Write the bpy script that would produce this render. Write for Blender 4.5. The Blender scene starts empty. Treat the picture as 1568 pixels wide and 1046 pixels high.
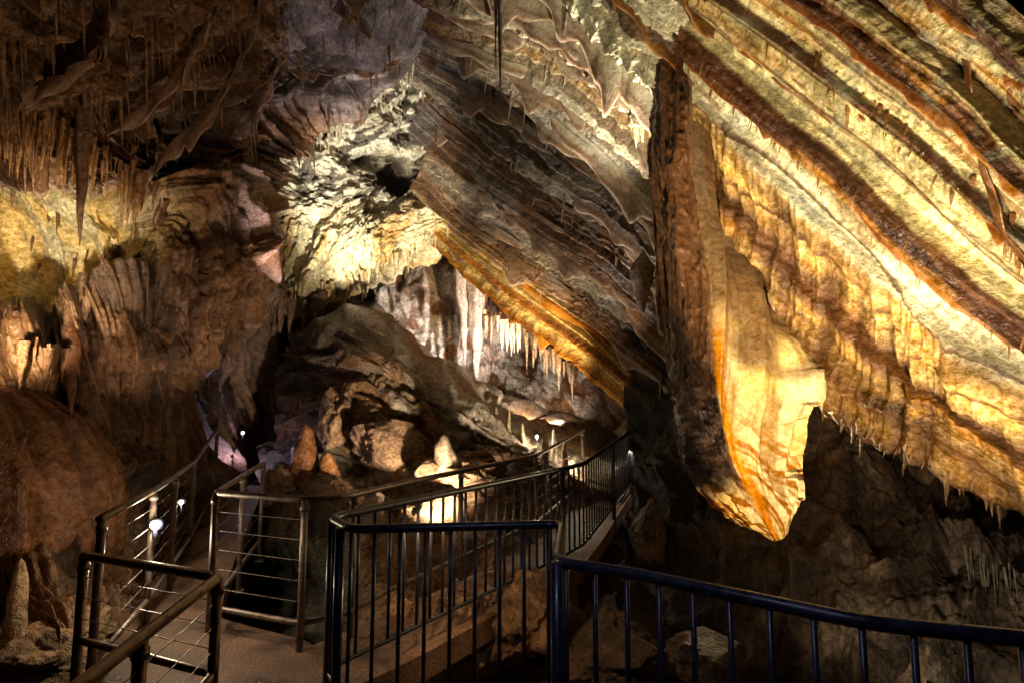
import bpy, math, numpy as np
from mathutils import Vector
rs=np.random.RandomState(7)
CAMZ=1.68; PITCH=math.radians(6); CP,SP=math.cos(PITCH),math.sin(PITCH)
# image pixel (across, down) + world-y depth, unprojected through the camera -> world metres
def S(a,b,d):
    u=(a-784)/871.; v=(522.5-b)/871.
    k=d/(CP-v*SP)
    return np.array([u*k,d,CAMZ+(SP+v*CP)*k])
def SG(rows): return np.array([[S(*p) for p in r] for r in rows])
# ---------------- numpy noise
perm=rs.permutation(256); perm=np.concatenate([perm,perm,perm])
G3=rs.randn(256,3); G3/=np.linalg.norm(G3,axis=1)[:,None]
def noise(x,y,z=0.0):
    x,y,z=np.broadcast_arrays(np.asarray(x,float),np.asarray(y,float),np.asarray(z,float))
    xf=np.floor(x);yf=np.floor(y);zf=np.floor(z)
    xi=xf.astype(int)&255;yi=yf.astype(int)&255;zi=zf.astype(int)&255
    x=x-xf;y=y-yf;z=z-zf
    fx=x*x*x*(x*(x*6-15)+10);fy=y*y*y*(y*(y*6-15)+10);fz=z*z*z*(z*(z*6-15)+10)
    out=0
    for i in (0,1):
        a=perm[xi+i]; wx=fx if i else 1-fx
        for j in (0,1):
            b=perm[a+yi+j]; wy=wx*(fy if j else 1-fy)
            for k in (0,1):
                g=G3[perm[b+zi+k]]
                w=wy*(fz if k else 1-fz)
                out=out+w*(g[...,0]*(x-i)+g[...,1]*(y-j)+g[...,2]*(z-k))
    return out*1.5
def fbm(x,y,z=0.,o=4,g=.5):
    r=0;a=1.
    for i in range(o):
        r=r+a*noise(x*2**i+i*17.3,y*2**i+i*5.1,z*2**i+i*9.7); a*=g
    return r
def ridged(x,y,z=0.,o=3,g=.5):
    r=0;a=1.
    for i in range(o):
        r=r+a*(1-2*np.abs(noise(x*2**i+i*7.3,y*2**i+i*15.1,z*2**i+i*3.7))); a*=g
    return r
def frac(x): return x-np.floor(x)
def hsh(i,s=0.): return frac(np.sin(i*12.9898+s*78.233)*43758.5453)
def ss(a,b,x):
    t=np.clip((x-a)/(b-a),0,1); return t*t*(3-2*t)
def mix(a,b,w):
    a=np.asarray(a,float);b=np.asarray(b,float); w=np.clip(w,0,1)[...,None]; return a*(1-w)+b*w
def ramp(x,stops):
    xs=[s[0] for s in stops]; return np.stack([np.interp(x,xs,[s[1][k] for s in stops]) for k in range(3)],-1)
CREAM=(.72,.58,.32);YEL=(.66,.42,.13);ORG=(.52,.21,.04);BRN=(.19,.085,.035);DBRN=(.07,.035,.02);RED=(.17,.06,.025)
# ---------------- mesh tools
def build(name,V,F,C,mat,parent=None,smooth=True):
    me=bpy.data.meshes.new(name)
    V=np.asarray(V,np.float32);F=np.asarray(F,np.int32)
    me.vertices.add(len(V));me.vertices.foreach_set("co",V.ravel())
    me.loops.add(F.size);me.loops.foreach_set("vertex_index",F.ravel())
    me.polygons.add(len(F));me.polygons.foreach_set("loop_start",np.arange(len(F),dtype=np.int32)*F.shape[1])
    me.update(calc_edges=True)
    me.polygons.foreach_set("use_smooth",np.full(len(F),smooth))
    if C is not None:
        ca=me.color_attributes.new("Col","FLOAT_COLOR","POINT")
        c4=np.ones((len(V),4),np.float32);c4[:,:3]=np.clip(C,0,1);ca.data.foreach_set("color",c4.ravel())
    me.materials.append(mat); me.update()
    ob=bpy.data.objects.new(name,me);bpy.context.collection.objects.link(ob)
    if parent: ob.parent=parent
    return ob
def gridfaces(n,m,closed=False,off=0):
    i=np.arange(n-1)[:,None];j=np.arange(m if closed else m-1)[None,:];j2=(j+1)%m
    return np.stack([i*m+j,i*m+j2,(i+1)*m+j2,(i+1)*m+j],-1).reshape(-1,4)+off
class Acc:
    def __init__(s): s.V=[];s.F=[];s.C=[];s.n=0
    def grid(s,P,C,closed=False):
        n,m=P.shape[:2]; s.F.append(gridfaces(n,m,closed,s.n)); s.V.append(P.reshape(-1,3)); s.C.append(np.broadcast_to(C,P.shape).reshape(-1,3)); s.n+=n*m
    def build(s,name,mat,**k): return build(name,np.concatenate(s.V),np.concatenate(s.F),np.concatenate(s.C),mat,**k)
def cr(c,n):
    k=len(c); t=np.linspace(0,k-1,n); i=np.clip(np.floor(t).astype(int),0,k-2); f=(t-i).reshape((-1,)+(1,)*(c.ndim-1))
    e=np.concatenate([[2*c[0]-c[1]],c,[2*c[-1]-c[-2]]])
    p0,p1,p2,p3=e[i],e[i+1],e[i+2],e[i+3]
    return .5*((2*p1)+(-p0+p2)*f+(2*p0-5*p1+4*p2-p3)*f*f+(-p0+3*p1-3*p2+p3)*f**3)
def normals(P):
    a=np.gradient(P,axis=0);b=np.gradient(P,axis=1);n=np.cross(a,b)
    return n/(np.linalg.norm(n,axis=2)[...,None]+1e-9)
class Patch:
    def __init__(s,name,ctrl,nr,nc,dispf,colf,mat,interior=(0,0,CAMZ)):
        B=cr(ctrl,nr); B=np.swapaxes(cr(np.swapaxes(B,0,1),nc),0,1)
        N=normals(B)
        if np.mean(np.sum(N*(np.array(interior)-B),-1))<0:N=-N
        Lc=np.mean(np.sum(np.linalg.norm(np.diff(B,axis=1),axis=2),1));Lr=np.mean(np.sum(np.linalg.norm(np.diff(B,axis=0),axis=2),0))
        t,ss_=np.meshgrid(np.linspace(0,1,nr),np.linspace(0,1,nc),indexing='ij')
        s.B=B;s.s=ss_;s.t=t;s.U=ss_*Lc;s.V=t*Lr
        h=dispf(s)
        dz=0
        if isinstance(h,tuple): h,dz=h
        s.h=h
        G=B+N*h[...,None]; G[...,2]-=dz
        s.G=G;s.N=N;s.C=np.clip(colf(s),0.005,.9)
        n,m=G.shape[:2]
        s.ob=build(name,G.reshape(-1,3),gridfaces(n,m),s.C.reshape(-1,3),mat)
    def at(s,a,b):
        n,m=s.t.shape
        i=np.clip((np.asarray(b)*(n-1)).astype(int),0,n-1);j=np.clip((np.asarray(a)*(m-1)).astype(int),0,m-1)
        return s.G[i,j],s.N[i,j],s.C[i,j]
def curtain(acc,P,N,C,drop,seed,thick=.03,cols=(BRN,CREAM),out=.5,teeth=6.,K=9,bf=45,taper=.45,fs=1.):
    n=len(P);a=np.linspace(0,1,n)
    L=np.sum(np.linalg.norm(np.diff(P,axis=0),axis=1)); x=a*L
    env=np.clip(np.sin(np.pi*a),0,1)**taper
    tt=np.clip(noise(x*teeth,seed,1.)*1.6,0,1)**1.5
    ln=drop*env*(.45+.35*noise(x*1.3,seed,5.)+.85*tt)
    ln=np.maximum(ln,.01)
    D=N*out+np.array([0,0,-1.]); D/=np.linalg.norm(D,axis=1)[:,None]
    T=np.gradient(P,axis=0);T/=np.linalg.norm(T,axis=1)[:,None]+1e-9
    X=np.cross(T,D);X/=np.linalg.norm(X,axis=1)[:,None]+1e-9
    v=np.concatenate([np.linspace(0,1,K),np.linspace(1,0,K)]); side=np.concatenate([np.ones(K),-np.ones(K)])
    root=P-N*.06
    fold=fs*(.05*np.sin(x*9+seed)+.06*noise(x*3,seed,2.))
    G=root[:,None,:]+D[:,None,:]*((ln+.06)[:,None]*v[None,:])[...,None]+X[:,None,:]*((thick*(1-v)**.6*side)[None,:]+fold[:,None]*v[None,:]*min(1,drop*2))[...,None]
    w=np.broadcast_to(v[None,:],(n,2*K))
    band=.5+.5*np.sin(w*ln[:,None]*bf+seed+3*noise(x*1.5,seed)[:,None])
    c=mix(np.asarray(C)[:,None,:]*.8+0*w[...,None],mix(np.array(cols[0])+0*w[...,None],np.array(cols[1])+0*w[...,None],band*.6),w*1.5)
    acc.grid(G,c)
def rib(acc,p,s0,s1,t0,t1,drop,seed,n=120,sm=9,**k):
    a=np.linspace(0,1,n); sv=s0+(s1-s0)*a; tv=t0+(t1-t0)*a+.006*noise(a*5,seed)
    P,N,C=p.at(sv,tv)
    ker=np.ones(sm)/sm;q=sm//2
    Pp=np.pad(P,((q,q),(0,0)),mode='edge');P=np.stack([np.convolve(Pp[:,q],ker,'valid') for q in range(3)],1)
    curtain(acc,P,N,C,drop,seed,**k)
def hang(acc,pts,drop,seed,col,n=140,**k):
    P=cr(np.array([S(*q) for q in pts]),n);P+=.03*np.stack([noise(np.linspace(0,9,n),seed+q) for q in range(3)],1)
    N=np.tile(np.array([[0,-1.,0]]),(n,1));C=np.tile(np.array([col]),(n,1))
    curtain(acc,P,N,C,drop,seed,**k)
def stal(acc,top,tip,r,col=BRN,col2=None,flat=1.,n=14,m=14,lump=.25,pw=.8,ang=0.,seed=None,spin=0.):
    seed=rs.rand()*100 if seed is None else seed
    top=np.array(top,float);tip=np.array(tip,float);v=np.linspace(0,1,n);a=np.linspace(0,2*np.pi,m,endpoint=False)
    V,A=np.meshgrid(v,a,indexing='ij')
    L=np.linalg.norm(top-tip)
    R=r*((1-V)**pw*.92+.08*(1-V)+.02)*(1+lump*noise(np.cos(A)*1.6,np.sin(A)*1.6+seed,V*L*2.2)+lump*.6*noise(V*L*7,seed,0.))
    R=R*(1+.14*np.cos(A*5+seed)*(1-V))
    if spin: R=R*ss(-.02,spin,V)
    ctr=top+(tip-top)*V[...,None]
    ctr[...,0]+=r*.35*noise(v*3,seed)[:,None]*np.sin(np.pi*v)[:,None]
    P=ctr.copy();ca,sa=math.cos(ang),math.sin(ang)
    ex=R*np.cos(A)*flat;ey=R*np.sin(A)
    P[...,0]+=ex*ca-ey*sa;P[...,1]+=ex*sa+ey*ca
    col2=col if col2 is None else col2
    c=mix(np.array(col)+0*V[...,None],np.array(col2)+0*V[...,None],V)*(1+.35*noise(np.cos(A)*2,V*L*3,seed))[...,None]
    acc.grid(P,c,closed=True)
# ---------------- materials
def newmat(n):
    m=bpy.data.materials.new(n);m.use_nodes=True;return m,m.node_tree.nodes,m.node_tree.links,m.node_tree.nodes["Principled BSDF"]
def rockmat(name,bump=.5,rough=(.35,.75),spec=.4,transl=0.,mott=1.):
    m,N,L,B=newmat(name)
    at=N.new("ShaderNodeAttribute");at.attribute_name="Col"
    tc=N.new("ShaderNodeTexCoord")
    def nz(sc,det=6,rg=.6):
        x=N.new("ShaderNodeTexNoise");x.inputs["Scale"].default_value=sc;x.inputs["Detail"].default_value=det;x.inputs["Roughness"].default_value=rg
        L.new(tc.outputs["Object"],x.inputs["Vector"]);return x
    n1=nz(4,2,.6);n2=nz(18,4,.8)
    def mr(src,a,b,c,d):
        x=N.new("ShaderNodeMapRange");x.inputs[1].default_value=a;x.inputs[2].default_value=b;x.inputs[3].default_value=c;x.inputs[4].default_value=d;L.new(src,x.inputs[0]);return x
    m1=mr(n1.outputs[0],.32,.68,1-.35*mott,1+.3*mott);m2=mr(n2.outputs[0],.36,.62,1-.6*mott,1+.3*mott)
    k=N.new("ShaderNodeMath");k.operation='MULTIPLY';L.new(m1.outputs[0],k.inputs[0]);L.new(m2.outputs[0],k.inputs[1])
    vm=N.new("ShaderNodeVectorMath");vm.operation='SCALE';L.new(at.outputs["Color"],vm.inputs[0]);L.new(k.outputs[0],vm.inputs["Scale"])
    hs=N.new("ShaderNodeHueSaturation");L.new(vm.outputs[0],hs.inputs["Color"])
    s=mr(n2.outputs[0],.35,.65,1.3,.92);L.new(s.outputs[0],hs.inputs["Saturation"])
    L.new(hs.outputs[0],B.inputs["Base Color"])
    r=mr(n1.outputs[0],.35,.65,rough[0],rough[1]);L.new(r.outputs[0],B.inputs["Roughness"])
    B.inputs["Specular IOR Level"].default_value=spec
    b2=N.new("ShaderNodeBump");b2.inputs["Strength"].default_value=bump;b2.inputs["Distance"].default_value=.06
    L.new(n2.outputs[0],b2.inputs["Height"]);L.new(b2.outputs[0],B.inputs["Normal"])
    if transl>0:
        # only the pale calcite transmits light; iron-stained parts are opaque
        sx=N.new("ShaderNodeSeparateColor");L.new(at.outputs["Color"],sx.inputs[0])
        tr=mr(sx.outputs[0],.25,.7,0.,transl)
        T=N.new("ShaderNodeBsdfTranslucent");L.new(hs.outputs[0],T.inputs[0])
        mx=N.new("ShaderNodeMixShader");L.new(tr.outputs[0],mx.inputs[0]);L.new(B.outputs[0],mx.inputs[1]);L.new(T.outputs[0],mx.inputs[2])
        L.new(mx.outputs[0],N["Material Output"].inputs["Surface"])
    return m
ROCK=rockmat("limestone_rock",.95,(.4,.8))
FLOW=rockmat("wet_flowstone",.65,(.2,.5),.5,mott=.95)
DRAP=rockmat("calcite_drapery",.35,(.22,.5),.5,transl=.3,mott=.55)
BLADE=rockmat("translucent_calcite",.35,(.2,.45),.5,transl=.5,mott=.55)
def paint(name,col,rough,metal=0.):
    m,N,L,B=newmat(name)
    tc=N.new("ShaderNodeTexCoord");n=N.new("ShaderNodeTexNoise");n.inputs["Scale"].default_value=22;n.inputs["Detail"].default_value=4;L.new(tc.outputs["Object"],n.inputs[0])
    r=N.new("ShaderNodeValToRGB");r.color_ramp.elements[0].position=.35;r.color_ramp.elements[1].position=.7
    r.color_ramp.elements[0].color=(*[c*.55 for c in col],1);r.color_ramp.elements[1].color=(*[min(1,c*1.3) for c in col],1)
    L.new(n.outputs[0],r.inputs[0]);L.new(r.outputs[0],B.inputs["Base Color"])
    q=N.new("ShaderNodeMapRange");q.inputs[1].default_value=.3;q.inputs[2].default_value=.7;q.inputs[3].default_value=rough-.1;q.inputs[4].default_value=rough+.15;L.new(n.outputs[0],q.inputs[0]);L.new(q.outputs[0],B.inputs["Roughness"])
    B.inputs["Metallic"].default_value=metal
    return m
BLACK=paint("black_paint",(.018,.019,.038),.34)
STEEL=paint("weathered_steel",(.25,.19,.155),.45,.55)
BRONZE=paint("worn_handrail",(.24,.17,.10),.35,.7)

# ================= RIGHT FLOWSTONE SLAB
def dispA(p):
    t=p.t+.022*fbm(p.U*.5,p.V*.4,3.,3)+.05*(p.s-.5)*noise(p.U*.3,0,9.)
    p.tw=t
    led=np.interp(t,[0,.02,.06,.20,.23,.36,.375,.44,.455,.50,.54,.60,.64,.67,.74,.75,.80,.84,.9,.91,1],
                    [0,.10,.16,.22,.10,.16,.06,.05,.24,.20,.03,.07,.14,.04,.09,.22,.18,.04,.1,.20,.1])
    ph=p.V*4.2+.5*fbm(p.U*.3,p.V*.8,1.,3); f=frac(ph); lay=np.floor(ph); p.lay=lay;p.f=f
    saw=(1-f)*ss(0,.2,f)*(.2+hsh(lay))
    low=1-ss(.3,.4,t)
    tee=np.clip(ridged(p.U*2.6+.9*p.V,p.V*.35,2.,3)-.2,0,2)
    tee=tee*(.45+.55*ss(-.3,.3,noise(p.U*.6,p.V*.8,44.)))
    line=ridged(p.U*.5,p.V*5,12.,3)
    p.tee=tee
    h=led+.07*saw+.02*fbm(p.U*1.5,p.V*3.,0.,4)+.012*fbm(p.U*7,p.V*8,4.,3)+.03*line+low*.14*tee+.14*fbm(p.U*.3,p.V*.3,7.,2)
    return h,.10*low*tee
def colA(p):
    t=p.tw+.005*noise(p.U*6,p.V*6)
    c=ramp(t,[(0,(.14,.06,.028)),(.05,(.46,.25,.085)),(.10,(.17,.075,.03)),(.16,(.60,.36,.13)),(.19,(.15,.065,.028)),(.23,(.20,.095,.04)),(.28,(.74,.48,.19)),(.34,(.52,.31,.12)),(.365,(.90,.80,.54)),(.43,(.90,.80,.50)),(.443,(.66,.34,.07)),(.452,(.10,.04,.02)),(.51,(.10,.04,.02)),(.52,(.80,.66,.34)),(.57,(.74,.62,.33)),(.575,(.16,.07,.03)),(.585,(.72,.59,.31)),(.635,(.58,.46,.22)),(.645,(.09,.04,.02)),(.665,(.09,.04,.02)),(.675,(.76,.63,.33)),(.70,(.7,.56,.29)),(.705,(.14,.06,.03)),(.715,(.68,.55,.28)),(.73,(.66,.54,.28)),(.74,(.09,.04,.02)),(.785,(.13,.058,.028)),(.795,(.68,.55,.28)),(.84,(.58,.47,.24)),(.845,(.12,.055,.03)),(.855,(.52,.42,.21)),(.89,(.46,.37,.19)),(.90,(.07,.03,.018)),(.93,(.09,.045,.025)),(.94,(.40,.31,.15)),(1,(.3,.2,.1))])
    c=mix(c,(.11,.045,.018),ss(.24,.05,p.f)*.9*ss(.25,.45,hsh(p.lay,2.)))
    c=mix(c,(.30,.29,.20),ss(.05,.4,fbm(p.U*2.5,p.V*2.5,11.,4))*.45*ss(.5,.55,t))
    c=mix(c,(.50,.23,.055),ss(.2,.55,fbm(p.U*.6,p.V*5,41.,3))*.5)
    c=mix(c,(.10,.043,.018),(1-ss(.3,.38,t))*ss(.6,.15,p.tee)*.75)
    return c*(1+.55*fbm(p.U*1.2+.3*p.V,p.V*9,5.,3))[...,None]
A=Patch("flowstone_slab",SG([
 [(1040,330,7.2),(1120,450,6.6),(1210,560,6.0),(1330,655,5.3),(1450,730,4.7),(1650,810,4.2)],
 [(1050,220,6.8),(1150,330,6.2),(1260,440,5.7),(1380,540,5.1),(1500,640,4.6),(1700,760,4.0)],
 [(1055,110,6.4),(1165,210,5.9),(1285,310,5.4),(1405,410,4.9),(1530,510,4.4),(1750,660,3.9)],
 [(1070,0,6.0),(1200,100,5.5),(1325,195,5.1),(1450,295,4.6),(1580,400,4.1),(1800,560,3.6)],
 [(1110,-100,5.5),(1270,0,5.1),(1400,90,4.7),(1520,180,4.3),(1650,290,3.8),(1850,430,3.4)],
 [(1180,-240,5.0),(1370,-120,4.7),(1500,-30,4.3),(1620,60,3.9),(1750,160,3.5),(1950,320,3.1)]]),500,660,dispA,colA,FLOW)
ac=Acc()
for (s0,s1,t,dr,sd) in [(.02,.5,.46,.14,1),(.3,.95,.455,.12,2),(.0,.6,.655,.16,3),(.45,1,.65,.14,4),(.1,.8,.75,.18,5),(.0,.5,.91,.2,6),(.4,1,.9,.2,7),(.35,.75,.21,.12,10),(.6,1,.20,.12,11),(.2,.5,.12,.14,12),(.1,.6,.57,.07,13),(.5,1,.83,.1,14),(.2,.9,.70,.06,15),(.1,.7,.60,.05,16)]:
    rib(ac,A,s0,s1,t,t+.01,dr,sd*3.1,cols=(RED if sd<8 else BRN,(.42,.2,.07) if sd<8 else CREAM),out=.35,teeth=4.5,n=200,fs=.5)
hang(ac,[(900,-80,6.8),(970,10,6.6),(1030,80,6.5),(1075,130,6.5)],.62,3.3,(.3,.12,.05),cols=((.22,.09,.035),(.60,.32,.12)),thick=.05,teeth=2.2,bf=22)
hang(ac,[(1000,-80,6.1),(1060,0,6.0),(1100,50,6.0)],.55,8.3,(.24,.10,.04),cols=((.18,.07,.03),(.40,.19,.07)),thick=.07,teeth=2.,bf=22)
hang(ac,[(1440,-60,4.4),(1480,60,4.3),(1500,180,4.2),(1530,300,4.05),(1590,420,3.9)],.16,5.1,(.13,.06,.03),cols=((.10,.045,.02),(.25,.12,.05)),thick=.03,teeth=5)
hang(ac,[(1500,-60,4.2),(1540,80,4.1),(1580,200,4.0)],.2,5.9,(.13,.06,.03),cols=((.10,.045,.02),(.25,.12,.05)),thick=.03,teeth=5)
ac.build("slab_draperies",DRAP)
# ================= MIDDLE SLAB
def dispB(p):
    w=noise(p.U*.10,p.V*.35,21.)+.30*noise(p.U*.3,p.V*.8,2.)
    ph=p.V*1.05+.7*w;f=frac(ph);p.lay=np.floor(ph);p.f=f
    saw=(1-f)**.8*ss(0,.10,f)*(.3+hsh(p.lay,1.))
    ph2=p.V*2.9+1.2*w;f2=frac(ph2);p.l2=np.floor(ph2);p.f2=f2
    s2=(1-f2)*ss(0,.15,f2)*(.1+hsh(p.l2,4.))
    ph3=p.V*8+2.*w+.2*noise(p.U*.6,p.V,3.);f3=frac(ph3);p.f3=f3;p.l3=np.floor(ph3)
    s3=(1-f3)*ss(0,.2,f3)*hsh(p.l3,2.)
    tee=np.clip(ridged(p.U*1.5+1.3*p.V,p.V*.6-.3*p.U,2.,3)-.5,0,2)*ss(.3,.9,hsh(p.l2,11.))
    h=.62*saw+.30*s2+.07*s3+.05*fbm(p.U*.6,p.V*3.2,0.,4)+.5*fbm(p.U*.2,p.V*.35,8.,2)+.08*tee+.02*fbm(p.U*6,p.V*6,1.,3)
    return h,.08*tee
def colB(p):
    k=hsh(p.lay,5.)
    c=mix(np.array((.21,.12,.07))+0*p.t[...,None],(.29,.24,.18),ss(.3,.8,k))
    c=mix(c,(.42,.35,.25),ss(.6,.8,hsh(p.l2,6.))*.8)
    c=mix(c,(.085,.04,.023),ss(.5,.75,hsh(p.l2,9.))*.88)
    c=mix(c,(.34,.17,.06),ss(.8,.9,hsh(p.l3,9.))*.55)
    c=mix(c,(.37,.35,.33),ss(0.05,.4,fbm(p.U*.8,p.V*1.6,13.,4))*.55)
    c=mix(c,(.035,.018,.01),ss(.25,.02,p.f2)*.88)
    lit_paint=ss(.50,.60,p.t+.03*noise(p.U,p.V))*ss(.08,.3,p.s)*(1-ss(.85,1.,p.s))  # mask for the lit upper area, painted as paler rock colour
    c=mix(c,mix((.84,.76,.52)+0*p.t[...,None],(.62,.33,.08),ss(.6,.95,p.f2)*ss(.3,.8,hsh(p.l2,3.))),lit_paint*.9)
    c=mix(c,(.12,.055,.025),lit_paint*ss(.55,.72,hsh(p.l3,4.))*.88)
    glow_paint=(1-ss(.08,.15,p.t+.02*noise(p.U,p.V)))  # golden glow of the lower edge, put into the colour
    c=mix(c,mix((.50,.20,.035)+0*p.t[...,None],(.88,.66,.28),ss(.3,.7,p.f2)),glow_paint*.85)
    return c*(1+.45*fbm(p.U*.7,p.V*7,2.,3))[...,None]
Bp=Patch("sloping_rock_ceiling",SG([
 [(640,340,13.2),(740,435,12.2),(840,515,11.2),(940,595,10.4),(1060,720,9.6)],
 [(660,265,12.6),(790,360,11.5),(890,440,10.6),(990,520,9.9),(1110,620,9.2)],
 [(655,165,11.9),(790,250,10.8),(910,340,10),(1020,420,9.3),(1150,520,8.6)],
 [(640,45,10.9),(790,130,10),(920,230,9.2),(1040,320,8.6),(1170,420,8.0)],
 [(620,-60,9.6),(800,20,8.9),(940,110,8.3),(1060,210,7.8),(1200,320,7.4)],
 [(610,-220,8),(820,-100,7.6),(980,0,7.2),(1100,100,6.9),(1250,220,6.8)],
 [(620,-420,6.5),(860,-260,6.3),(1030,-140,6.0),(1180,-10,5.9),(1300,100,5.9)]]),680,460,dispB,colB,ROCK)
ac=Acc()
for i in range(46):
    s0=rs.uniform(-.05,.7);t=rs.uniform(.05,.85)
    rib(ac,Bp,max(0,s0),min(1,s0+rs.uniform(.2,.45)),t,t+rs.uniform(-.008,.008),rs.uniform(.2,.8),i*7.7,thick=.06,cols=((.17,.09,.05),(.42,.35,.26)),out=.4,teeth=1.5,fs=.3,sm=25)
for i,(a,b,t) in enumerate([(0,.5,.03),(.2,.9,.02),(.1,.6,.07),(.35,.95,.08)]):
    rib(ac,Bp,a,b,t,t,.32,90+i,thick=.04,cols=(ORG,YEL),out=.3,teeth=2.5,fs=.5)
ac.build("ceiling_draperies",DRAP)
# ================= HANGING DRAPERY BLADE
def dispC(p):
    left=1-ss(.40,.50,p.s)
    fold=ridged(p.U*2.4+.35*p.V,p.V*.12,5.,3)
    nub=np.clip(fbm(p.U*14,p.V*9,3.,2),0,1)
    h=left*(.05*fbm(p.U*3,p.V*2,2.,5)+.04*nub+.09*ridged(p.U*4,p.V*.4,1.,3))+(1-left)*(.09*fold+.012*fbm(p.U*5,p.V*5,2.,4))
    h*=(1-.8*ss(.85,1,p.t))
    return h,(.11*noise(p.V*3.3,p.U*2)+.06*noise(p.V*11,3.))*ss(.75,1,p.s)*(1-ss(.85,1,p.t))
def colC(p):
    c=mix((.84,.64,.30)+0*p.t[...,None],(.88,.79,.54),ss(-.3,.4,noise(p.U*2,p.V*.7)))
    e=p.s*1.0+(1-p.t)*1.8+.06*noise(p.U*2,p.V*1.)
    bnd=.5+.5*np.sin(e*34)+.35*np.sin(e*87)
    c=mix(c,(.52,.20,.035),ss(.4,.9,bnd)*.92*ss(.58,.80,p.t+.18*(1-p.s)))
    c=mix(c,(.46,.24,.07),ss(.05,.45,fbm(p.U*5,p.V*.6,8.,3))*.7)
    c=mix(c,(.76,.28,.015),np.exp(-((p.s-.50-.04*noise(p.V*1.5,0))/.06)**2)*ss(.38,.5,p.t)*.9)  # orange backlit glow painted along the panel's left edge
    left=1-ss(.42,.47,p.s+.03*noise(p.U*4,p.V*3))
    c=mix(c,mix((.05,.027,.018)+0*p.t[...,None],(.22,.12,.07),ss(-.3,.6,fbm(p.U*6,p.V*4,1.,3))),left*(1-ss(.74,.86,p.t)))
    c=mix(c,(.17,.08,.04),(1-ss(.42,.54,p.t+.10*noise(p.U*3,p.V*3)))*.85)
    return c
C=Patch("hanging_drapery",SG([
 [(1012,60,7.3),(1028,60,6.8),(1045,90,6.6),(1070,150,6.6),(1100,220,6.8)],
 [(1008,160,6.9),(1028,160,6.25),(1052,200,6.15),(1090,270,6.35),(1130,330,6.7)],
 [(1008,260,6.6),(1034,270,5.95),(1064,300,5.9),(1105,370,6.1),(1160,420,6.45)],
 [(1018,400,6.35),(1050,400,5.75),(1088,420,5.6),(1140,450,5.7),(1195,490,6.0)],
 [(1030,540,6.1),(1063,550,5.5),(1102,560,5.35),(1170,570,5.35),(1262,578,5.5)],
 [(1046,640,5.9),(1078,645,5.3),(1108,650,5.2),(1165,650,5.2),(1228,636,5.3)],
 [(1072,715,5.6),(1098,715,5.2),(1130,715,5.1),(1170,715,5.1),(1216,705,5.2)],
 [(1125,775,5.3),(1145,775,5.1),(1165,770,5.0),(1188,765,5.0),(1214,755,5.1)],
 [(1180,822,5.1),(1185,824,5.05),(1190,826,5.0),(1197,822,5.0),(1205,812,5.05)]]),560,260,dispC,colC,BLADE)
# ================= CENTRAL POCKET
def dispD(p):
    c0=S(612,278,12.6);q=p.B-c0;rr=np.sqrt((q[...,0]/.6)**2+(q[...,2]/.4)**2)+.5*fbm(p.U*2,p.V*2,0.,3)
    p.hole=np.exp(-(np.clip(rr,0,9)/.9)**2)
    low=ss(.5,.8,p.t);p.w=fbm(p.U*1.1,p.V*1.1,3.,5)
    return .34*p.w*(1-.5*low)+.18*ridged(p.U*1.7,p.V*1.7,4.,4)*(1-low)+low*.24*ridged(p.U*1.8,p.V*.3,9.,3)+.09*fbm(p.U*6,p.V*6,1.,3)-.7*p.hole
def colD(p):
    low=ss(.5,.75,p.t)
    c=mix((.58,.52,.38)+0*p.t[...,None],(.82,.77,.60),ss(-.3,.5,fbm(p.U*1.5,p.V*1.5,2.,4)))
    c=mix(c,(.07,.055,.04),ss(.04,.22,fbm(p.U*2.6,p.V*3.,17.,4))*.9*(1-low))
    c=mix(c,mix((.84,.73,.46)+0*p.t[...,None],(.62,.38,.13),ss(0,.5,fbm(p.U*2,p.V*.5,8.,3))),low*.85)
    c=mix(c,(.05,.03,.02),p.hole*1.1)  # shade inside the hollow painted as dark colour
    return c
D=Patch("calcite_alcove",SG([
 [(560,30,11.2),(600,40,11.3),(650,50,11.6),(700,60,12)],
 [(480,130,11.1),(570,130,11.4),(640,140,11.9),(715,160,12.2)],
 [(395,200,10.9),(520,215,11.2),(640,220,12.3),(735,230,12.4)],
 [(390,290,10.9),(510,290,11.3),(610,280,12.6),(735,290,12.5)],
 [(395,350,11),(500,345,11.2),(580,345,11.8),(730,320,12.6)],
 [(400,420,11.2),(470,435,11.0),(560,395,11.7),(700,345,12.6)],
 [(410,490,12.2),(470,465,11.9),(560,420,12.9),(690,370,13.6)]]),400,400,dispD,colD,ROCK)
# ================= BACK CHAMBER
def dispF(p): return .4*fbm(p.U*.4,p.V*.4,3.,4)+.38*ridged(p.U*.8,p.V*.16,5.,3)+.10*fbm(p.U*3,p.V*2,0.,4)
def colF(p):
    c=mix((.64,.52,.44)+0*p.t[...,None],(.80,.74,.66),ss(-.3,.4,fbm(p.U*.8,p.V*.5,1.,4)))
    c=mix(c,(.30,.15,.08),ss(.1,.35,fbm(p.U*1.2,p.V*.8,14.,4)))
    return mix(c,(.2,.12,.08),ss(.15,.4,fbm(p.U*3,p.V*2.,24.,3))*.7)
Fp=Patch("back_chamber_wall",SG([
 [(300,250,17),(500,300,17),(640,320,16),(760,330,16),(900,380,16),(1150,420,14)],
 [(300,420,16.5),(500,420,16.5),(640,420,15),(760,450,15.6),(900,480,15),(1150,550,12.5)],
 [(300,550,15),(500,540,15),(640,530,14.8),(760,560,15.2),(900,590,14),(1150,650,11.5)],
 [(300,700,13),(500,680,14),(640,660,14),(760,660,14),(900,680,13),(1150,760,10.5)],
 [(300,860,12),(500,860,12),(640,860,12),(760,860,12),(900,860,11),(1150,880,9)]]),360,460,dispF,colF,ROCK)
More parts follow.
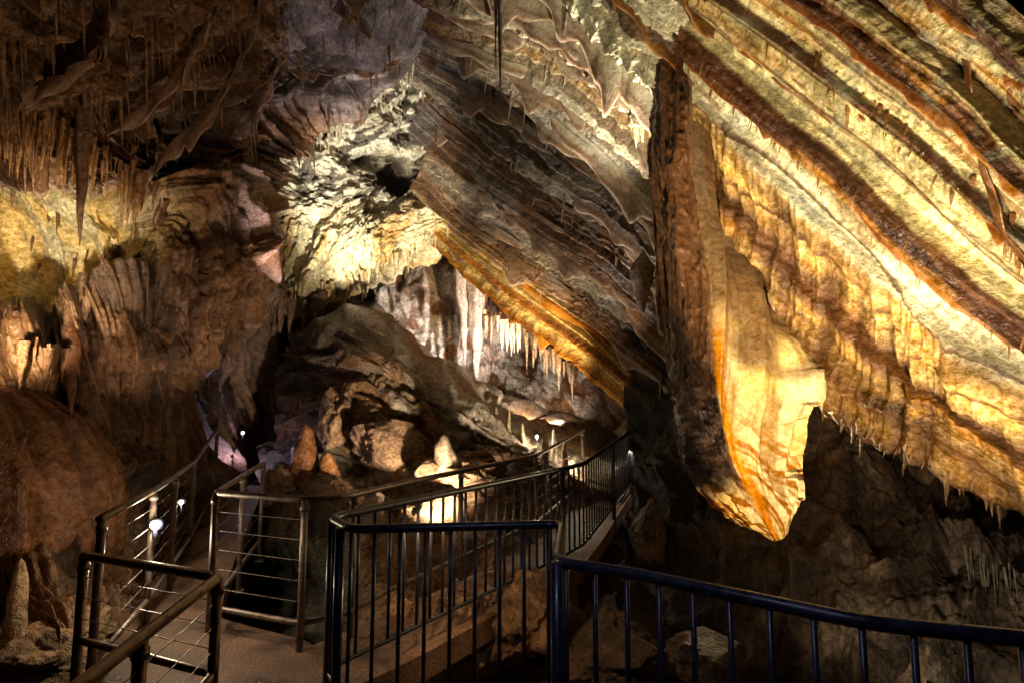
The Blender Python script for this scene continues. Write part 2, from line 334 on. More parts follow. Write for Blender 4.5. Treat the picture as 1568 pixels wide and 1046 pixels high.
# ================= MOUND
def dispG(p):
    a=p.U*.55+.3*p.V
    p.c=ridged(a*1.1,p.V*.7,6.,3,.45)
    cx=p.U*1.1+.5*noise(p.U,p.V,71.);cy=p.V*1.3+.5*noise(p.U,p.V,72.)
    fx=frac(cx);fy=frac(cy);hv=hsh(np.floor(cx)+7*np.floor(cy),3.)
    fac=(hv-.5)*.22*ss(0,.12,fx)*ss(0,.12,1-fx)*ss(0,.12,fy)*ss(0,.12,1-fy)
    return .34*fbm(p.U*.5,p.V*.6,3.,3)+.13*p.c+.07*fbm(p.U*2.4,p.V*2.4,2.,5)+.10*np.abs(noise(p.U*1.3,p.V*1.6,31.))+fac
def colG(p):
    c=mix((.36,.20,.10)+0*p.t[...,None],(.44,.37,.29),ss(-.2,.3,fbm(p.U*.6,p.V*.6,1.,4)))
    c=mix(c,(.11,.075,.055),ss(.1,.45,fbm(p.U*1.5,p.V*1.2,14.,4))*.75)
    c=mix(c,(.62,.54,.44),np.exp(-((p.t-.19)/.05)**2)*.7)  # lit ridge line painted into the rock colour
    return c*(.35+.65*ss(.10,.32,p.s))[...,None]  # shaded left side of the mound darkened in the colour
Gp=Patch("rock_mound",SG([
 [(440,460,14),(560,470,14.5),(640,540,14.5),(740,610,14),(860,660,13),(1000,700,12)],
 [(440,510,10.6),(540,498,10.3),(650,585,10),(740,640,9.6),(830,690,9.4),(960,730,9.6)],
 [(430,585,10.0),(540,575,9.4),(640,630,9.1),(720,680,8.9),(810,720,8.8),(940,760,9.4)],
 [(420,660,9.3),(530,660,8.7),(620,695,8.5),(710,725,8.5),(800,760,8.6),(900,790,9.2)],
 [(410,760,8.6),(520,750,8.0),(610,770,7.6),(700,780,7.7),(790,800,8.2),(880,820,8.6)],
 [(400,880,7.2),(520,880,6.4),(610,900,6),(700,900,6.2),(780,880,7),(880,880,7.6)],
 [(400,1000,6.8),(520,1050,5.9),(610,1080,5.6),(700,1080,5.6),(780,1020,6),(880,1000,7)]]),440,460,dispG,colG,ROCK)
# ================= LEFT WALL + CEILING
def dispH(p):
    pc=S(0,410,6.4);q=p.B-pc
    p.pk=ss(1.25,.9,np.sqrt((q[...,0]/1.2)**2+((q[...,2]-.40*q[...,0])/.85)**2+(q[...,1]/2.)**2)+.15*noise(p.U*1.5,p.V*1.5))
    up=1-ss(.35,.55,p.t)
    k=p.U+1.0*p.V*up+.2*fbm(p.U*.5,p.V*.35,7.,2)
    fold=ridged(k*1.5,p.V*.13,2.,3)
    fine=ridged(k*4.5,p.V*.3,9.,3)
    blk=np.clip(fbm(k*.8,p.V*.7,5.,3),-.2,1)
    w=1-p.pk
    far=ss(.6,.75,p.s)
    h=.55*fbm(p.U*.4,p.V*.5,3.,3)+w*(.26*fold+.12*fine+.35*blk)+.05*fbm(p.U*4,p.V*4,2.,4)-.45*p.pk+.1*p.pk*fbm(p.U*2,p.V*2,4.,4)+.15*far*ridged(p.U*1.2,p.V*1.2,8.,4)
    p.fold=fold+.6*fine
    h=h*(1-.7*ss(.9,1,p.s))
    return h,w*.18*np.clip(blk,0,1)
def colH(p):
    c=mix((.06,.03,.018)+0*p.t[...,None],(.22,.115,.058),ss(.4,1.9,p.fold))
    c=mix(c,(.23,.165,.13),ss(0.,.5,fbm(p.U*.7,p.V*.6,5.,4))*.5)
    c=mix(c,(.035,.02,.013),ss(.05,.45,fbm(p.U*.9,p.V*.5,15.,4))*.75)
    c=mix(c,mix((.27,.23,.23)+0*p.t[...,None],(.08,.06,.055),ss(0,.4,fbm(p.U*1.2,p.V*1.2,51.,4))),ss(.72,.82,p.s)*(1-ss(.36,.42,p.t))*.85)
    pk=mix((.78,.68,.44)+0*p.t[...,None],(.86,.62,.27),ss(-.1,.4,fbm(p.U*1.2,p.V*2,3.,4)+(p.t-.48)*3))
    pk=mix(pk,(.33,.28,.18),ss(.05,.35,fbm(p.U*3,p.V*3,31.,3))*.6)
    return mix(c,pk,p.pk)
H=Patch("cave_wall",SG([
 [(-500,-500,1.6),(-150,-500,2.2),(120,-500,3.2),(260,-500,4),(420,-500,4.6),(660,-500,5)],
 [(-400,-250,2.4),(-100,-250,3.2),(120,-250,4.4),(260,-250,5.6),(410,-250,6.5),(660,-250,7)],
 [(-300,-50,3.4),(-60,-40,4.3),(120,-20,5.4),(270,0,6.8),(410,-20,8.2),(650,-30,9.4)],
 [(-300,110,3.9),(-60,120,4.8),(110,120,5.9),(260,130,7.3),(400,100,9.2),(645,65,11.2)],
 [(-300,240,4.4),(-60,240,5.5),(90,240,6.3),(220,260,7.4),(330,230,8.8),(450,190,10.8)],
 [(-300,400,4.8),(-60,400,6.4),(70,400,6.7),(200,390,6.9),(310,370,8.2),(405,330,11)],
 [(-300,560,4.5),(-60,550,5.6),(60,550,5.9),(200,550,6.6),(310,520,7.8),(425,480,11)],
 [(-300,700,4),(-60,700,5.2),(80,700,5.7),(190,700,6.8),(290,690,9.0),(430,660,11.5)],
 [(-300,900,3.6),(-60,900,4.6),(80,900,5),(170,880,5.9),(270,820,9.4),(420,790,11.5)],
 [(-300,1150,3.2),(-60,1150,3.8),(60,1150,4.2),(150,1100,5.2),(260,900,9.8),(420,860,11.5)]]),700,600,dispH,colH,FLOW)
ac=Acc()
for i in range(70):
    s0=rs.uniform(.1,.9);t=rs.uniform(.15,.75)
    if s0<.5 and .42<t<.64: continue
    rib(ac,H,s0,min(1,s0+rs.uniform(.03,.09)),t,t+rs.uniform(-.02,.05),rs.uniform(.2,.7),i*5.3,thick=.04,cols=((.11,.055,.03),(.24,.14,.08)),out=.3,teeth=3.2,n=80)
wc=dict(cols=((.12,.06,.035),(.27,.17,.11)),thick=.06,out=.2,teeth=2.6)
for j,(pts,dr) in enumerate([([(400,-10,7.6),(370,80,7.5),(320,160,7.2),(250,230,7.0),(190,300,6.7)],.45),([(330,-30,6.6),(300,60,6.5),(240,140,6.3),(160,200,6.0)],.4),([(440,60,8.6),(400,150,8.5),(370,230,8.3),(340,330,8.0)],.5),([(420,200,9.6),(390,280,9.4),(360,360,8.9),(320,430,8.3)],.6),([(250,300,7.0),(220,370,6.9),(150,430,6.5),(70,510,6.0),(0,560,5.6)],.5),([(340,260,8.0),(300,340,7.7),(240,400,7.2),(180,450,6.7)],.6),([(380,350,9),(350,420,8.6),(300,470,8.0)],.6),([(180,-40,5.4),(150,60,5.3),(70,120,5.0),(-20,150,4.8)],.35),([(60,60,5.0),(0,90,4.9),(-80,140,4.6)],.3)]):
    hang(ac,pts,dr,j*4.7+1,(.13,.07,.045),**wc)
ac.build("wall_draperies",DRAP)
# ================= LOWER RIGHT ROCKS
def dispJ(p):
    k=p.U+.5*p.V
    return .35*fbm(p.U*.6,p.V*.8,3.,5)+.22*ridged(k*.8,p.V*.7-.5*p.U,5.,4)+.12*ridged(p.U*2.2,p.V*.8,8.,3)+.04*fbm(p.U*6,p.V*6,1.,3)
def colJ(p):
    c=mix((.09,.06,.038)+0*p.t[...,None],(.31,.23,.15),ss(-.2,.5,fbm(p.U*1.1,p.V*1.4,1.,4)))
    return c*(.14+.86*ss(.18,.48,p.s))[...,None]  # unlit void at the left end painted as near-black rock
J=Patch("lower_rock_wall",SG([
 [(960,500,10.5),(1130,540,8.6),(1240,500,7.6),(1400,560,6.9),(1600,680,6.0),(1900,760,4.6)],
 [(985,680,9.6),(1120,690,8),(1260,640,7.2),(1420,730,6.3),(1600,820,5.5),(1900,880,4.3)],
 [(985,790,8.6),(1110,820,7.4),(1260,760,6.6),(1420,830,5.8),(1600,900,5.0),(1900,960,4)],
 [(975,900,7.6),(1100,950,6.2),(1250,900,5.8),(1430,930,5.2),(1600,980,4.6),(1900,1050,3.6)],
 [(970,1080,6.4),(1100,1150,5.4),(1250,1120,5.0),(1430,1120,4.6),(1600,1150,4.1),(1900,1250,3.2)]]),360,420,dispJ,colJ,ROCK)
ac=Acc()
for i in range(34):
    s0=rs.uniform(.3,.85);t=rs.uniform(.05,.7)
    rib(ac,J,s0,s0+rs.uniform(.08,.2),t,t+.05,rs.uniform(.15,.4),i*9.3,thick=.04,cols=((.14,.085,.05),(.32,.23,.15)),out=.3,teeth=3)
ac.build("lower_draperies",DRAP)
# ================= FLOOR OF CHAMBER
def dispK(p): return .35*fbm(p.U*.5,p.V*.5,3.,5)+.15*ridged(p.U*.8,p.V*.8,1.,4)
def colK(p): return mix((.15,.08,.045)+0*p.t[...,None],(.26,.16,.10),ss(-.3,.4,fbm(p.U*.8,p.V*.8,1.,4)))
xs=np.linspace(-10,9,8);ys=np.linspace(-2,18,8)
K=Patch("cave_floor",np.array([[(x,y,-1.05-.15*(abs(x)<1.5)) for x in xs] for y in ys]),420,420,dispK,colK,ROCK,interior=(0,5,6))
th=np.linspace(.02,np.pi-.02,120);phh=np.linspace(0,2*np.pi,240,endpoint=False);TH,PH=np.meshgrid(th,phh,indexing='ij')
d=np.stack([np.sin(TH)*np.cos(PH),np.sin(TH)*np.sin(PH),np.cos(TH)],-1)
Rr=1+.08*fbm(d[...,0]*3,d[...,1]*3,d[...,2]*3,5)
Ps=d*Rr[...,None]*np.array([15,14,13])+np.array([0,7,2])
build("outer_cave_rock",Ps.reshape(-1,3),gridfaces(120,240,True),np.full((120*240,3),.05),ROCK)
# ================= COLUMNS
def column(name,x,y,z0,z1,prof,col1,col2,fl=11,seed=0.,amp=.12):
    n,m=260,240;v=np.linspace(0,1,n);a=np.linspace(0,2*np.pi,m,endpoint=False);V,Aa=np.meshgrid(v,a,indexing='ij')
    r=np.interp(V,[q[0] for q in prof],[q[1] for q in prof])
    cx,sy=np.cos(Aa),np.sin(Aa);Lz=(z1-z0)
    fold=ridged(cx*fl*.3,sy*fl*.3,V*Lz*.2+seed,4)
    R=r*(1+amp*fold*.6+.10*noise(cx,sy,V*Lz*.9+seed)+.02*fbm(cx*8,sy*8,V*Lz*5,2))
    P=np.stack([x+R*cx+.12*noise(V*Lz*.4,seed),y+R*sy,z0+V*Lz],-1)
    c=mix(np.array(col1)+0*V[...,None],col2,ss(.2,1.5,fold)); c*=(1+.4*noise(cx*5,sy*5,V*Lz*.6))[...,None]
    return build(name,P.reshape(-1,3),gridfaces(n,m,True),c.reshape(-1,3),FLOW)
column("flowstone_column",-4.95,5.2,-1,1.95,[(0,1.1),(.5,1.02),(.7,.95),(.85,.75),(.95,.4),(1,.01)],(.09,.035,.017),(.26,.11,.05),14,1.,.22)
column("flowstone_column",-4.55,7.1,-1,2.7,[(0,.75),(.4,.6),(.7,.48),(.88,.36),(.96,.2),(1,.01)],(.11,.05,.028),(.26,.14,.075),12,5.,.2)
column("flowstone_column",-3.45,9.6,-1,1.9,[(0,.7),(.5,.5),(.8,.4),(.95,.25),(1,.01)],(.11,.06,.035),(.24,.13,.08),9,8.)
ac=Acc()
for (a,b,dd,r,h,cl) in [(28,905,4.0,.08,.22,(.28,.18,.10)),(466,700,7.9,.2,.45,(.3,.13,.06)),(500,720,7.9,.2,.25,(.3,.14,.06)),(835,690,8.6,.06,.5,(.6,.42,.24)),(680,700,7.6,.2,.3,(.36,.27,.18)),(760,650,9.5,.08,.3,(.5,.4,.3)),(735,660,9.2,.10,.25,(.4,.3,.2)),(865,705,8.7,.08,.3,(.5,.33,.2)),(800,675,9.2,.07,.3,(.5,.4,.28)),(780,665,9.3,.05,.4,(.5,.4,.28)),(848,685,9.0,.05,.3,(.5,.4,.28))]:
    p0=S(a,b,dd); stal(ac,p0-np.array([0,0,.35]),p0+np.array([0,0,h]),r,cl,tuple(min(.7,q*1.3) for q in cl),pw=.45,n=20,lump=.4)
ac.build("stalagmites",FLOW)
# ================= STALACTITES
ac=Acc()
def row(pts,n,lr,rr,c1,c2,jit=8):
    pts=np.array(pts,float)
    for i in range(n):
        a=rs.rand()*(len(pts)-1);k=int(a);q=pts[k]+(pts[k+1]-pts[k])*(a-k)
        L=lr[0]+(lr[1]-lr[0])*rs.rand()**2
        p0=S(q[0]+rs.randn()*jit*.4,q[1]+rs.randn()*jit*.5,q[2]+rs.randn()*.12)
        stal(ac,p0+np.array([0,0,.15]),p0-np.array([rs.randn()*.01,0,L]),rs.uniform(*rr)*(.6+.6*L/lr[1]),c1,c2,n=10,m=9)
def onpatch(p,n,s0,s1,t0,t1,lr,rr,c1,c2):
    for i in range(n):
        a=rs.uniform(s0,s1);b=rs.uniform(t0,t1);P,N,Cc=p.at(a,b)
        L=lr[0]+(lr[1]-lr[0])*rs.rand()**2
        stal(ac,P-N*.05+np.array([0,0,.08]),P+N*.04-np.array([rs.randn()*.01,0,L]),rs.uniform(*rr)*(.6+.6*L/lr[1]),c1,c2,n=10,m=8)
onpatch(H,420,.15,.95,.10,.42,(.08,.85),(.012,.04),(.16,.08,.042),(.36,.21,.12))
onpatch(H,90,.15,.9,.5,.72,(.08,.5),(.02,.05),(.11,.055,.03),(.22,.125,.07))
onpatch(Bp,240,.0,.9,.1,.9,(.08,.7),(.012,.035),(.22,.14,.09),(.46,.38,.27))
onpatch(A,50,.0,.9,.42,.48,(.05,.22),(.012,.03),(.18,.07,.03),(.5,.28,.1))
onpatch(A,50,.0,.9,.62,.68,(.05,.25),(.012,.03),(.18,.07,.03),(.5,.28,.1))
onpatch(A,46,.3,1,.0,.04,(.06,.22),(.015,.035),(.2,.10,.05),(.36,.21,.10))
row([(-20,185,5.0),(60,200,5.3),(120,230,5.7),(230,300,6.4)],150,(.08,.6),(.012,.045),(.20,.09,.04),(.44,.24,.10),20)
row([(415,215,10.4),(500,205,10.7),(560,150,10.9),(610,105,11.1),(640,95,11.3)],120,(.1,.65),(.02,.06),(.46,.38,.27),(.70,.63,.46))
row([(420,450,11.),(490,455,10.9),(540,430,11.5),(600,395,12.),(700,345,12.4)],70,(.1,.6),(.03,.08),(.55,.41,.2),(.80,.70,.46))
row([(640,100,11.2),(680,180,11.6),(715,230,12.)],22,(.1,.6),(.03,.07),(.35,.28,.2),(.45,.4,.3))
row([(720,470,13.6),(800,510,12.6),(880,570,11.8)],50,(.15,.7),(.03,.08),(.5,.32,.18),(.58,.46,.34))
row([(340,450,8.8),(400,450,9.8),(470,470,10.8),(530,480,11.2)],60,(.15,.9),(.04,.11),(.12,.07,.045),(.22,.14,.09),16)
row([(1480,870,4.6),(1570,910,4.4)],18,(.05,.2),(.006,.012),(.22,.18,.13),(.30,.26,.2),16)
row([(100,560,5.5),(60,540,5.4),(0,570,5.2)],14,(.1,.4),(.03,.06),(.2,.1,.05),(.3,.15,.07),12)
row([(960,190,7.9),(1000,215,7.7)],8,(.1,.35),(.03,.05),(.5,.4,.2),(.6,.5,.3))
def one(a,b,a2,b2,dd,r,c1,c2,flat=1,ang=0.,spin=0.,back=0.): stal(ac,S(a,b,dd+back),S(a2,b2,dd),r,c1,c2,flat=flat,ang=ang,n=40,m=20,spin=spin)
one(128,170,122,378,5.4,.08,(.10,.05,.03),(.2,.10,.05))
one(765,-60,766,158,7.2,.045,(.3,.25,.22),(.4,.34,.3)); one(758,-60,759,110,7.2,.03,(.3,.25,.22),(.4,.34,.3))
one(925,0,926,95,7.2,.045,(.45,.2,.06),(.5,.3,.1))
one(310,330,298,568,7.1,.24,(.11,.055,.028),(.22,.11,.055),1.1,.3,.5,.7)
one(110,480,108,640,5.4,.09,(.12,.05,.03),(.22,.09,.04),1.2,0,.4,.3)
one(730,400,730,600,13.4,.32,(.40,.31,.25),(.52,.44,.36),.9);one(706,400,712,560,13.4,.20,(.38,.30,.25),(.48,.42,.35))
one(190,440,186,600,6.2,.16,(.13,.065,.035),(.2,.1,.055),1.2,0,.5,.6)
one(985,380,985,480,7.9,.2,(.3,.22,.17),(.4,.33,.27),1.2,0,.4)
ac.build("stalactites",FLOW)
# ================= BOULDERS
import bmesh
def boulder(x,y,z,r,sq=(1,1,.7),seed=0,col=(.34,.21,.125)):
    bm=bmesh.new();bmesh.ops.create_icosphere(bm,subdivisions=6,radius=1)
    V=np.array([v.co[:] for v in bm.verts]);F=np.array([[v.index for v in f.verts] for f in bm.faces]);bm.free()
    R=1+.30*fbm(V[:,0]*.9+seed,V[:,1]*.9,V[:,2]*.9,4)-.14*ridged(V[:,0]*1.3+seed,V[:,1]*1.3,V[:,2]*1.3,4)+.03*fbm(V[:,0]*6,V[:,1]*6,V[:,2]*6,2)
    r2=np.random.RandomState(int(seed*10))
    P0=V*R[:,None]
    for _ in range(7):
        nn=r2.randn(3);nn/=np.linalg.norm(nn);dd=r2.uniform(.55,.85);q=P0@nn-dd
        P0=P0-np.clip(q,0,None)[:,None]*nn*.85
    P=P0*r*np.array(sq)+np.array([x,y,z])
    c=np.array(col)*(1+.6*fbm(V[:,0]*2+seed,V[:,1]*2,V[:,2]*2,4))[:,None]
    build("boulder",P,F,c,ROCK)
i=0
for (a,b,dd,r,sq) in [(690,740,7.8,.55,(1.2,1,.7)),(600,690,8.4,.6,(1,1,1.)),(520,650,8.9,.5,(.8,1,1.3)),(590,600,9.4,.4,(1,1,1.3)),(740,710,8.6,.45,(1.2,1,.6)),(660,790,7.1,.45,(1.2,1,.7)),(430,760,7.8,.4,(.8,1,1.1)),(780,940,5.2,.5,(1,1,.9)),(690,970,5,.45,(1.,1,.9)),(990,830,7.6,.35,(.8,1,1.6)),(1090,1010,4.6,.35,(1,1,.7)),(930,1000,5,.45,(1,1,.8)),(600,960,5,.45,(1,1,.8)),(60,1000,4.2,.5,(1.2,1,.5))]:
    p0=S(a,b,dd);i+=1;boulder(p0[0],p0[1],p0[2],r,sq,i*3.3,(.12,.08,.05) if a>900 else (.34,.21,.125))  # right-hand boulders get a darker copy of the colour as painted shade
# ================= PATHS
m,N_,L_,B_=newmat("path_concrete")
tc=N_.new("ShaderNodeTexCoord");v1=N_.new("ShaderNodeTexNoise");v1.inputs["Scale"].default_value=3;v1.inputs["Detail"].default_value=8
v2=N_.new("ShaderNodeTexNoise");v2.inputs["Scale"].default_value=55;v2.inputs["Detail"].default_value=4;v2.inputs["Roughness"].default_value=.75
L_.new(tc.outputs["Object"],v1.inputs[0]);L_.new(tc.outputs["Object"],v2.inputs["Vector"])
r=N_.new("ShaderNodeValToRGB");r.color_ramp.elements[0].position=.35;r.color_ramp.elements[0].color=(.07,.036,.022,1);r.color_ramp.elements[1].position=.65;r.color_ramp.elements[1].color=(.25,.135,.08,1);L_.new(v1.outputs[0],r.inputs[0])
ml=N_.new("ShaderNodeMapRange");ml.inputs[1].default_value=.38;ml.inputs[2].default_value=.62;ml.inputs[3].default_value=.4;ml.inputs[4].default_value=1.5;L_.new(v2.outputs[0],ml.inputs[0])
sc_=N_.new("ShaderNodeVectorMath");sc_.operation='SCALE';L_.new(r.outputs[0],sc_.inputs[0]);L_.new(ml.outputs[0],sc_.inputs["Scale"]);L_.new(sc_.outputs[0],B_.inputs["Base Color"])
rr=N_.new("ShaderNodeMapRange");rr.inputs[3].default_value=.25;rr.inputs[4].default_value=.7;rr.inputs[1].default_value=.35;rr.inputs[2].default_value=.65;L_.new(v1.outputs[0],rr.inputs[0]);L_.new(rr.outputs[0],B_.inputs["Roughness"])
bb=N_.new("ShaderNodeBump");bb.inputs["Strength"].default_value=.8;bb.inputs["Distance"].default_value=.015;L_.new(v2.outputs[0],bb.inputs["Height"]);L_.new(bb.outputs[0],B_.inputs["Normal"])
CONC=m
def path(name,left,right,th=.18):
    n=90
    L=cr(np.array(left,float),n);R=cr(np.array(right,float),n)
    m=24;w=np.linspace(0,1,m)
    top=L[:,None,:]*(1-w)[None,:,None]+R[:,None,:]*w[None,:,None]
    a=top[:,:1].copy();b=top[:,-1:].copy();a[...,2]-=th;b[...,2]-=th
    G=np.concatenate([a,top,b],1)
    c=(.20,.115,.075)+.03*noise(G[...,0]*3,G[...,1]*3)[...,None]
    return build(name,G.reshape(-1,3),gridfaces(n,m+2),c.reshape(-1,3),CONC,smooth=False)
path("footpath",[(-1.5,-1.5,0),(-1.42,1.0,0),(-1.45,2.7,0),(-2.45,3.3,0),(-3.1,4.9,0),(-3.75,6.4,0),(-4.4,8.3,.5)],[(2.6,-1.5,0),(.6,1.2,0),(-.98,2.6,0),(-1.0,3.6,0),(-1.5,4.25,0),(-2.3,4.7,0),(-3.5,8.2,.5)])
path("footpath",[(-1.5,4.0,-.01),(-.95,4.85,-.01),(-.1,6.3,-.01),(.45,7.5,0),(1.2,9.5,.2),(1.9,11,.3)],[(-1.1,3.4,-.01),(-.55,4.1,-.01),(.5,5.8,-.01),(.95,6.7,0),(2.1,9.9,.2),(2.7,11,.3)])
# ================= RAILINGS
def tube(acc,pts,r,m=10,col=(1,1,1)):
    P=np.array(pts,float);T=np.gradient(P,axis=0);T/=np.linalg.norm(T,axis=1)[:,None]+1e-9
    rings=[];u=None
    for p,t in zip(P,T):
        if u is None:
            u=np.cross(t,(0,0,1.) if abs(t[2])<.9 else (1.,0,0))
        u=u-t*np.dot(u,t);u/=np.linalg.norm(u);w=np.cross(t,u)
        a=np.linspace(0,2*np.pi,m,endpoint=False)
        rings.append(p+r*(np.cos(a)[:,None]*u+np.sin(a)[:,None]*w))
    R=np.array([np.repeat(P[:1],m,0)]+rings+[np.repeat(P[-1:],m,0)])
    acc.grid(R,np.array(col),closed=True)
def rounded(pts,rad=.08,n=7):
    P=[np.array(p,float) for p in pts];out=[P[0]]
    for i in range(1,len(P)-1):
        a,b,c=P[i-1],P[i],P[i+1];la,lc=np.linalg.norm(a-b),np.linalg.norm(c-b);r=min(rad,la*.45,lc*.45)
        p0=b+(a-b)/la*r;p2=b+(c-b)/lc*r
        for k in range(n):
            t=k/(n-1);out.append((1-t)**2*p0+2*t*(1-t)*b+t*t*p2)
    out.append(P[-1]);return np.array(out)
def dens(P,step):
    seg=np.linalg.norm(np.diff(P,axis=0),axis=1);cum=np.concatenate([[0],np.cumsum(seg)]);n=max(2,int(cum[-1]/step)+1)
    q=np.linspace(0,cum[-1],n);return np.stack([np.interp(q,cum,P[:,k]) for k in range(3)],1)
def empty(n):
    e=bpy.data.objects.new(n,None);bpy.context.collection.objects.link(e);return e
def balrail(pts,base,posts=(),spacing=.135,rt=.024,rb=.011,rad=.1):
    e=empty("metal_railing");P=rounded(pts,rad);H_=1.0
    a=Acc();tube(a,P,rt,14);a.build("handrail",BLACK,parent=e)
    a=Acc();low=P.copy();low[:,2]-=H_-base;tube(a,low,.016,10);a.build("bottom_rail",BLACK,parent=e)
    a=Acc()
    for q in dens(P,spacing): tube(a,[q-np.array([0,0,.01]),q-np.array([0,0,H_-base])],rb,8)
    a.build("balusters",BLACK,parent=e)
    a=Acc()
    for q in posts:
        q=np.array(q,float);tube(a,[q,q-np.array([0,0,1.25])],.027,12)
    if posts:a.build("posts",BLACK,parent=e)
balrail([(3.2,1.5,1.),(2.2,1.52,1.),(1.54,1.70,1.),(1.09,1.845,1.),(.78,2.1,1.),(.5,2.34,1.),(.19,2.51,1.),(.28,3.27,1.),(-.86,3.13,1.),(-1.07,3.44,1.),(.51,5.86,1.),(.78,6.35,1.),(2.13,10,1.2),(2.6,11,1.3)],.15,
   [(.19,2.51,1.),(-.93,3.17,1.),(-1.05,3.42,1.),(.51,5.86,1.),(1.4,8.0,1.08),(.27,3.25,1.)])
def wirerail(pts,posts,mat,nw=5,low=.18,rt=.024,rad=.08,depth=1.05,postr=.024,railm=None):
    e=empty("wire_railing");P=rounded(pts,rad)
    a=Acc();tube(a,P,rt,14);a.build("handrail",railm or mat,parent=e)
    a=Acc();q=P.copy();q[:,2]-=1-low;tube(a,q,rt*.8,10);a.build("bottom_rail",mat,parent=e)
    a=Acc()
    for i in range(nw):
        q=P.copy();q[:,2]-=(1-low)*(i+1)/(nw+1);tube(a,q,.0024,6)
    a.build("wires",mat,parent=e)
    a=Acc()
    for p in posts:
        p=np.array(p,float);tube(a,[p+np.array([0,0,.0]),p-np.array([0,0,depth])],postr,12)
        tube(a,[p+np.array([0,0,-.04]),p-np.array([0,0,.075])],postr*1.25,12)
        tube(a,[p-np.array([0,0,depth-.02]),p-np.array([0,0,depth])],postr*2.2,12)
    a.build("posts",mat,parent=e)
wirerail([(-2.75,6.4,1.),(-2.22,4.36,1.),(-1.44,4.05,1.),(-1.2,4.2,1.),(-.955,4.78,1.),(.30,7.3,1.),(1.19,9.5,1.21)],
  [(-2.75,6.4,1.),(-2.5,5.4,1.),(-2.22,4.36,1.),(-1.44,4.05,1.),(-1.17,4.3,1.),(-.5,5.7,1.),(.30,7.3,1.),(.45,7.7,1.02),(1.15,9.4,1.2)],STEEL)
wirerail([(-2.4,3.40,1.),(-2.77,4.5,1.),(-3.57,6.5,1.),(-4.1,8.0,1.3),(-4.8,9.4,2.2)],[(-2.4,3.42,1.),(-2.77,4.5,1.),(-3.1,5.35,1.),(-3.57,6.5,1.),(-4.1,8.0,1.3)],STEEL)
wirerail([(-2.29,3.15,.86),(-1.38,2.77,.86),(-1.30,2.1,.86),(-1.2,1.3,.86),(-1.1,.4,.86)],[(-2.29,3.15,.86),(-1.38,2.77,.86),(-1.305,2.1,.86),(-1.2,1.3,.86)],BRONZE,nw=3,low=.57,rad=.05,railm=BRONZE)
# ================= LAMPS
m,N_,L_,B_=newmat("lamp_glass");B_.inputs["Base Color"].default_value=(1,1,1,1);B_.inputs["Emission Color"].default_value=(1,.93,.8,1);B_.inputs["Emission Strength"].default_value=25;GLASS=m
def spot(a,b,dd,ta,tb,td,power,ang=60,col=(1,.85,.6),blend=.8,size=.05):
    l=bpy.data.lights.new("floodlight_beam","SPOT");l.energy=power;l.spot_size=math.radians(ang);l.spot_blend=blend;l.color=col;l.shadow_soft_size=size
    o=bpy.data.objects.new("floodlight",l);bpy.context.collection.objects.link(o)
    p=Vector(S(a,b,dd));t=Vector(S(ta,tb,td));o.location=p;o.rotation_euler=(t-p).to_track_quat('-Z','Y').to_euler();return o
def point(a,b,dd,power,col=(1,.85,.6),size=.05):
    l=bpy.data.lights.new("lamp_bulb","POINT");l.energy=power;l.color=col;l.shadow_soft_size=size
    o=bpy.data.objects.new("lamp_light",l);bpy.context.collection.objects.link(o);o.location=S(a,b,dd);return o
W=(1,.86,.60);Wn=(1,.93,.76);OR=(1,.60,.25)
spot(1600,930,2.9,1530,420,4.2,520,90,W)
spot(1200,980,2.9,1260,130,5.6,1950,60,W)
spot(1130,960,3.2,1168,610,5.3,220,34,W)
spot(1130,690,6.5,1150,620,5.2,330,120,(1,.76,.40))
spot(1000,440,6.6,890,40,8.4,2700,48,Wn)
spot(900,660,8.0,860,280,9.8,620,75,(1,.89,.74))
spot(900,650,8.8,800,490,11.3,1100,55,(1,.70,.35))
spot(520,560,8.2,575,260,11.7,2700,50,Wn)
spot(800,560,11.6,640,450,15.,850,80,(1,.88,.80))
spot(860,640,10.8,770,600,13,300,110,(1,.85,.68))
spot(-60,600,3.9,30,370,6.4,900,58,(1,.86,.60))
spot(700,800,6.3,610,610,9.0,620,85,(1,.82,.60))
spot(330,760,5.0,260,250,7.4,240,70,(1,.78,.56))  # unseen fill light added for the left wall
spot(150,560,3.6,120,180,5.4,90,70,(1,.72,.42))
spot(420,470,7.4,520,100,10.6,300,60,(.92,.86,1))
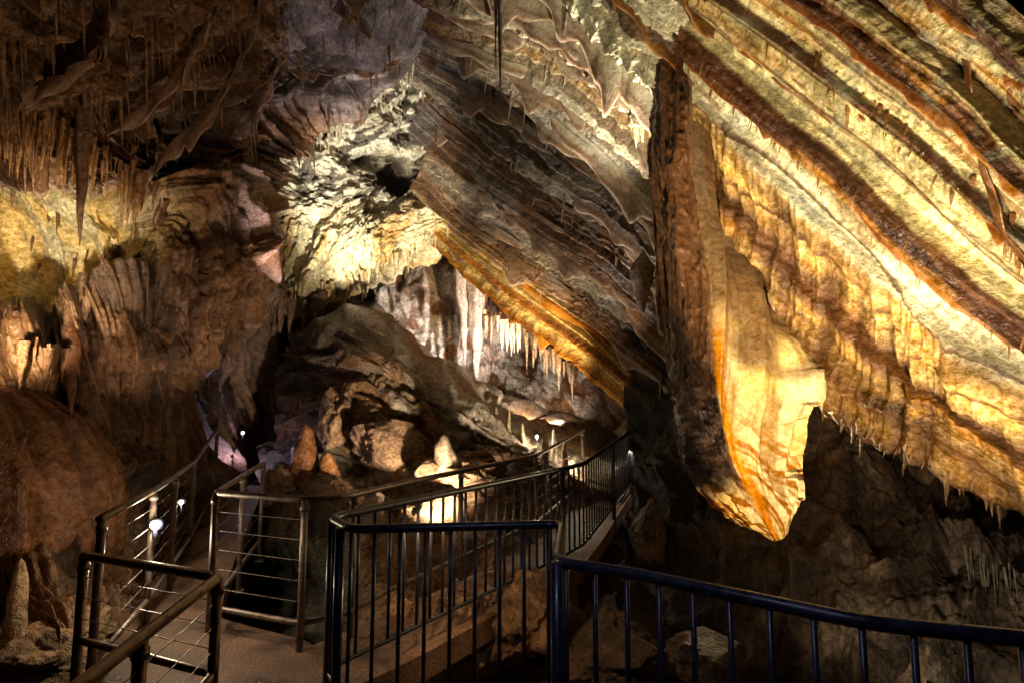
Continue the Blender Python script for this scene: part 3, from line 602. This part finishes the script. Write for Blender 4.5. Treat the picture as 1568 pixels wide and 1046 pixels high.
spot(60,820,3.2,60,700,4.8,9,110,(1,.52,.25))
spot(1350,1010,3.4,1450,780,6,55,90,(1,.88,.68))
spot(640,760,3.6,800,980,5,45,90,(1,.65,.32))
spot(250,700,3.6,420,960,3.8,34,80,(1,.76,.5))
spot(760,100,1.2,1100,900,2.2,22,110,(.6,.68,1))  # unseen cool light added near the viewpoint for sheen on the rails
def fixture(a,b,dd,power,r=.03,name="path_lamp",col=W):
    e=empty(name);p=S(a,b,dd);acc=Acc()
    tube(acc,[p+np.array([0,0,-.10]),p+np.array([0,.0,-.02])],r*.5,10);tube(acc,[p+np.array([0,.05,0]),p+np.array([0,.0,0])],r*1.3,14);acc.build("housing",BLACK,parent=e)
    acc=Acc();tube(acc,[p+np.array([0,-.012,0]),p+np.array([0,-.002,0])],r,14);acc.build("lens",GLASS,parent=e)
    l=point(a,b,dd-.08,power,col,.03);l.parent=e;l.name="bulb"
fixture(238,803,4.4,24,.034);fixture(278,768,5.6,6,.02);fixture(978,688,9.6,16,.03);fixture(372,662,9.0,3,.02,col=(.85,.7,1));fixture(345,722,8.4,20,.02,col=(.78,.66,1));fixture(822,668,9.1,14,.022);fixture(885,712,9.0,10,.02)  # the last two are added to put bright specks along the ramp
# ================= WORLD / CAMERA
sc=bpy.context.scene
w=bpy.data.worlds.new("World");sc.world=w;w.use_nodes=True;n=w.node_tree.nodes;l=w.node_tree.links
sk=n.new("ShaderNodeTexSky");sk.sky_type='NISHITA';sk.sun_disc=False;sk.sun_elevation=math.radians(3);l.new(sk.outputs[0],n["Background"].inputs[0]);n["Background"].inputs[1].default_value=.003
cam=bpy.data.cameras.new("Camera");cam.sensor_width=36;cam.lens=36*871/1568.;cam.clip_end=200;cam.clip_start=.05
co=bpy.data.objects.new("Camera",cam);bpy.context.collection.objects.link(co);co.location=(0,0,CAMZ);co.rotation_euler=(math.radians(90)+PITCH,0,0);sc.camera=co
sc.view_settings.view_transform='Standard';sc.view_settings.look='None';sc.view_settings.exposure=0
